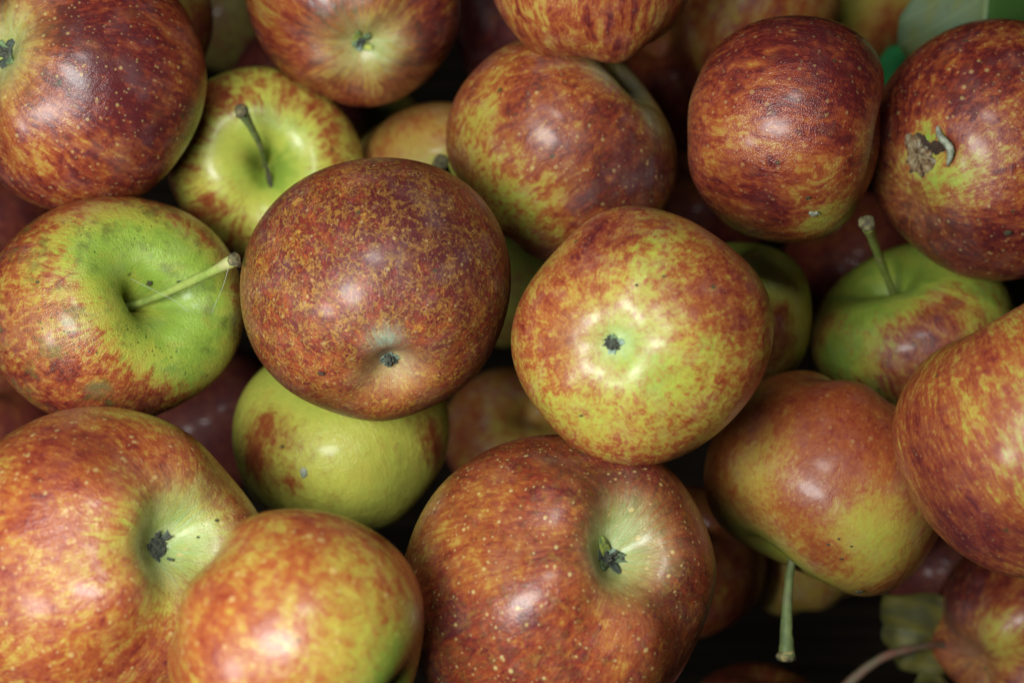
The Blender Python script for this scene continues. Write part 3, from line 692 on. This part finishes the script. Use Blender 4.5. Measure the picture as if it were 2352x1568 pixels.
link("dried_stub", new_mesh("dried_stub", V, F, M_HOOK), S9['root'])

# ------------------------------------------------------------------ leaves
def leaf_material(name, ca, cb, cc, rough=.5, vein=(.40, .48, .22), vs=.15, far=None):
    k = NT(name); uv = k.attr('leaf').outputs['Vector']; s = k.sep(uv)   # x along, y across -1..1
    n1 = k.noise(uv, 3.5, 4, .6).outputs['Fac']; n2 = k.noise(uv, 16., 4, .7).outputs['Fac']
    col = k.mix(k.step(n1, .38, .62), ca, cb)
    col = k.mix(k.step(n2, .55, .75, 0, .7), col, cc)
    # side veins: slanting bands from the midrib
    ay = k.math('ABSOLUTE', s[1])
    ph = k.math('FRACT', k.math('ADD', k.math('MULTIPLY', s[0], 8.0), k.math('MULTIPLY', ay, -2.2)))
    vn = k.step(k.math('ABSOLUTE', k.math('SUBTRACT', ph, .5)), .09, .0)
    mid = k.step(ay, .05, .02)
    vv = k.math('MAXIMUM', k.math('MULTIPLY', vn, .4), mid)
    col = k.mix(k.math('MULTIPLY', vv, vs), col, vein)
    if far: col = k.mix(k.step(s[1], -.03, .03), col, far)
    dots = k.voro(uv, 7.0); m = k.math('MULTIPLY', k.step(dots.outputs['Distance'], .16, .08), k.step(k.sep(dots.outputs['Color'])[0], .6, .7))
    col = k.mix(k.math('MULTIPLY', m, .7), col, (.07, .08, .04))
    k.put(k.b.inputs['Base Color'], col); k.b.inputs['Roughness'].default_value = rough
    h = k.math('ADD', k.math('MULTIPLY', vv, vs), k.math('MULTIPLY', n2, .4))
    k.put(k.b.inputs['Normal'], k.bump(h, .5, .0006))
    return k.m
def leaf(label, axis_pts, half, mat, up, fold=.25, curl=.0, wave=.0006, petiole=None, pmat=None, asym=0., seed=1, thick=.0003, prad=(.0009, .0013), veinmat=None):
    """axis_pts: midrib as (px,py,z) points base to tip; half: half widths in m; up: view-space side direction."""
    rng = np.random.default_rng(seed)
    P, Hh = smooth_path([unproj(*p) for p in axis_pts], half, 6)
    n = len(P); T = np.gradient(P, axis=0); T /= np.linalg.norm(T, axis=1)[:, None]
    side0 = CR @ np.array(up, float); base = P[0].copy(); base[2] = P[:, 2].min()
    nx = 17; V = []; uv = []
    for sgn in (1, -1):
        for i in range(n):
            sd = side0 - T[i]*np.dot(side0, T[i]); sd /= np.linalg.norm(sd); nm = np.cross(T[i], sd)
            if np.dot(nm, CR[:, 2]) < 0: nm = -nm
            for j in range(nx):
                y = -1 + 2*j/(nx-1); wd = Hh[i]
                lift = fold*abs(y)*wd + curl*wd*y*y + wave*math.sin(i*.55+3*y+seed)*abs(y) + .0002*math.sin(i*.9+seed)*abs(y)
                V.append(P[i] + sd*y*wd*(1-.12*fold) + nm*(lift + sgn*thick/2))
                uv.append((i/(n-1), y, seed*.37))
    N = n*nx; F = []
    g = lambda i, j, s: s*N + i*nx + j
    for i in range(n-1):
        for j in range(nx-1):
            F.append((g(i, j, 0), g(i+1, j, 0), g(i+1, j+1, 0), g(i, j+1, 0)))
            F.append((g(i, j, 1), g(i, j+1, 1), g(i+1, j+1, 1), g(i+1, j, 1)))
    for i in range(n-1):
        for j in (0, nx-1): F.append((g(i, j, 0), g(i, j, 1), g(i+1, j, 1), g(i+1, j, 0)))
    for j in range(nx-1):
        for i in (0, n-1): F.append((g(i, j, 0), g(i, j+1, 0), g(i, j+1, 1), g(i, j, 1)))
    root = bpy.data.objects.new("leaf", None); COL.objects.link(root); root.location = base
    tag(root, label, "leaf", "leaves among the apples")
    link("blade", new_mesh("blade", np.array(V)-base, F, mat, attrs={'leaf': np.array(uv)}), root)
    Vm, Fm = tube(P - base + 0*P, np.linspace(.0007, .0003, n), 8, rng, .05)
    link("midrib", new_mesh("midrib", Vm, Fm, veinmat or mat, attrs={'leaf': np.zeros((len(Vm), 3))}), root)
    if petiole:
        PP, PR = smooth_path([unproj(*p) for p in petiole], np.linspace(prad[0], prad[1], len(petiole)), 6)
        V2, F2 = tube(PP-base, PR, 10, rng, .06)
        link("petiole", new_mesh("petiole", V2, F2, pmat or M_STEM_RED), root)
    return root
ML1 = leaf_material("pale_leaf", (.13, .19, .09), (.16, .19, .045), (.08, .12, .045), .6, far=(.06, .14, .025), vs=.4)
leaf("broad pale green leaf with grey mottling at the top right corner, behind the scarred apple", [(2300, -220, .470), (2285, -110, .474), (2272, -30, .478), (2264, 45, .481), (2256, 110, .485), (2248, 165, .488), (2236, 215, .490), (2225, 250, .492)],
     [.001, .0130, .0205, .0262, .0262, .0215, .0130, .001], ML1, (1, .12, .0), fold=-.22, curl=-.10, wave=.0003, seed=3, veinmat=simple_material("leaf_rib", (.22, .32, .16), (.18, .27, .11), 300))
ML2 = leaf_material("emerald_leaf", (.05, .34, .10), (.06, .38, .12), (.035, .25, .07), .42, (.06, .40, .14))
leaf("small vivid emerald leaf wedged between the glossy red and the scarred apple", [(2055, 105, .530), (2072, 150, .524), (2088, 195, .518), (2100, 250, .514), (2110, 300, .512)], [.002, .0110, .0130, .0120, .008], ML2, (1, 0, .15), fold=.12, seed=5)
ML3 = leaf_material("withered_leaf", (.15, .13, .022), (.085, .08, .028), (.04, .036, .026), .6, (.2, .19, .05), vs=.4)
leaf("curled olive brown withered leaf on a reddish twig near the lower right corner", [(2215, 1470, .512), (2160, 1462, .506), (2110, 1448, .504), (2060, 1442, .506), (2032, 1432, .516)],
     [.009, .0142, .0160, .0140, .008], ML3, (-.12, 1, .15), fold=.50, curl=-.35, wave=.0012, seed=8,
     petiole=[(2185, 1482, .500), (2140, 1480, .492), (2090, 1489, .486), (2040, 1502, .484), (1990, 1532, .484), (1945, 1572, .486), (1915, 1620, .49)], prad=(.0010, .0019))
leaf("small folded green and grey leaf scrap under the reddish twig near the lower right corner", [(2190, 1500, .52), (2150, 1512, .512), (2115, 1545, .512), (2090, 1600, .515)],
     [.004, .0095, .0105, .007], ML3, (.5, 1, .1), fold=.35, curl=.2, wave=.001, seed=11)

# ------------------------------------------------------------------ spider threads on the long stem
def thread(label, pts, r=.00007):
    P, R_ = smooth_path([unproj(*p) for p in pts], [r]*len(pts), 6)
    base = P[0].copy(); V, F = tube(P-base, R_, 5)
    o = link("spider_thread", new_mesh("spider_thread", V, F, M_THREAD)); o.location = base
    tag(o, label, "spider thread")
M_THREAD = simple_material("silk", (.6, .6, .55), (.5, .5, .48), 100, .4)
thread("fine spider thread hanging from the tip of the long pale stem", [(524, 618, .3700), (512, 660, .3735), (498, 690, .379), (484, 722, .3835)], .00005)
thread("fine spider thread crossing the hollow at the foot of the long pale stem", [(300, 640, .386), (350, 665, .383), (402, 690, .381), (436, 716, .381)], .00004)

# ------------------------------------------------------------------ floor of the crate
def plank_material():
    k = NT("dark_wood"); tc = k.t.nodes.new('ShaderNodeTexCoord').outputs['Object']
    n = k.noise(k.vmath('MULTIPLY', tc, (6, 160, 60)), 1.0, 4, .6).outputs['Fac']
    k.put(k.b.inputs['Base Color'], k.mix(k.step(n, .35, .65), (.012, .008, .005), (.025, .017, .011)))
    k.b.inputs['Roughness'].default_value = .9; k.b.inputs['Specular IOR Level'].default_value = .1; k.put(k.b.inputs['Normal'], k.bump(n, .5, .0005))
    return k.m
zmin = min(a['W'][:, 2].min() for a in APPLES.values())
MW = plank_material(); s_ = .45
fl = link("ground", new_mesh("ground", np.array([(-s_, -s_, 0), (s_, -s_, 0), (s_, s_+.1, 0), (-s_, s_+.1, 0)]), [(0, 1, 2, 3)], MW))
fl.location = (0, .25, zmin-.05); tag(fl, "dark wooden bottom of the crate under the apples", kind='structure')
print("objects", len(bpy.data.objects), "tris", sum(len(o.data.loops)-2*len(o.data.polygons) for o in bpy.data.objects if o.type == 'MESH'))
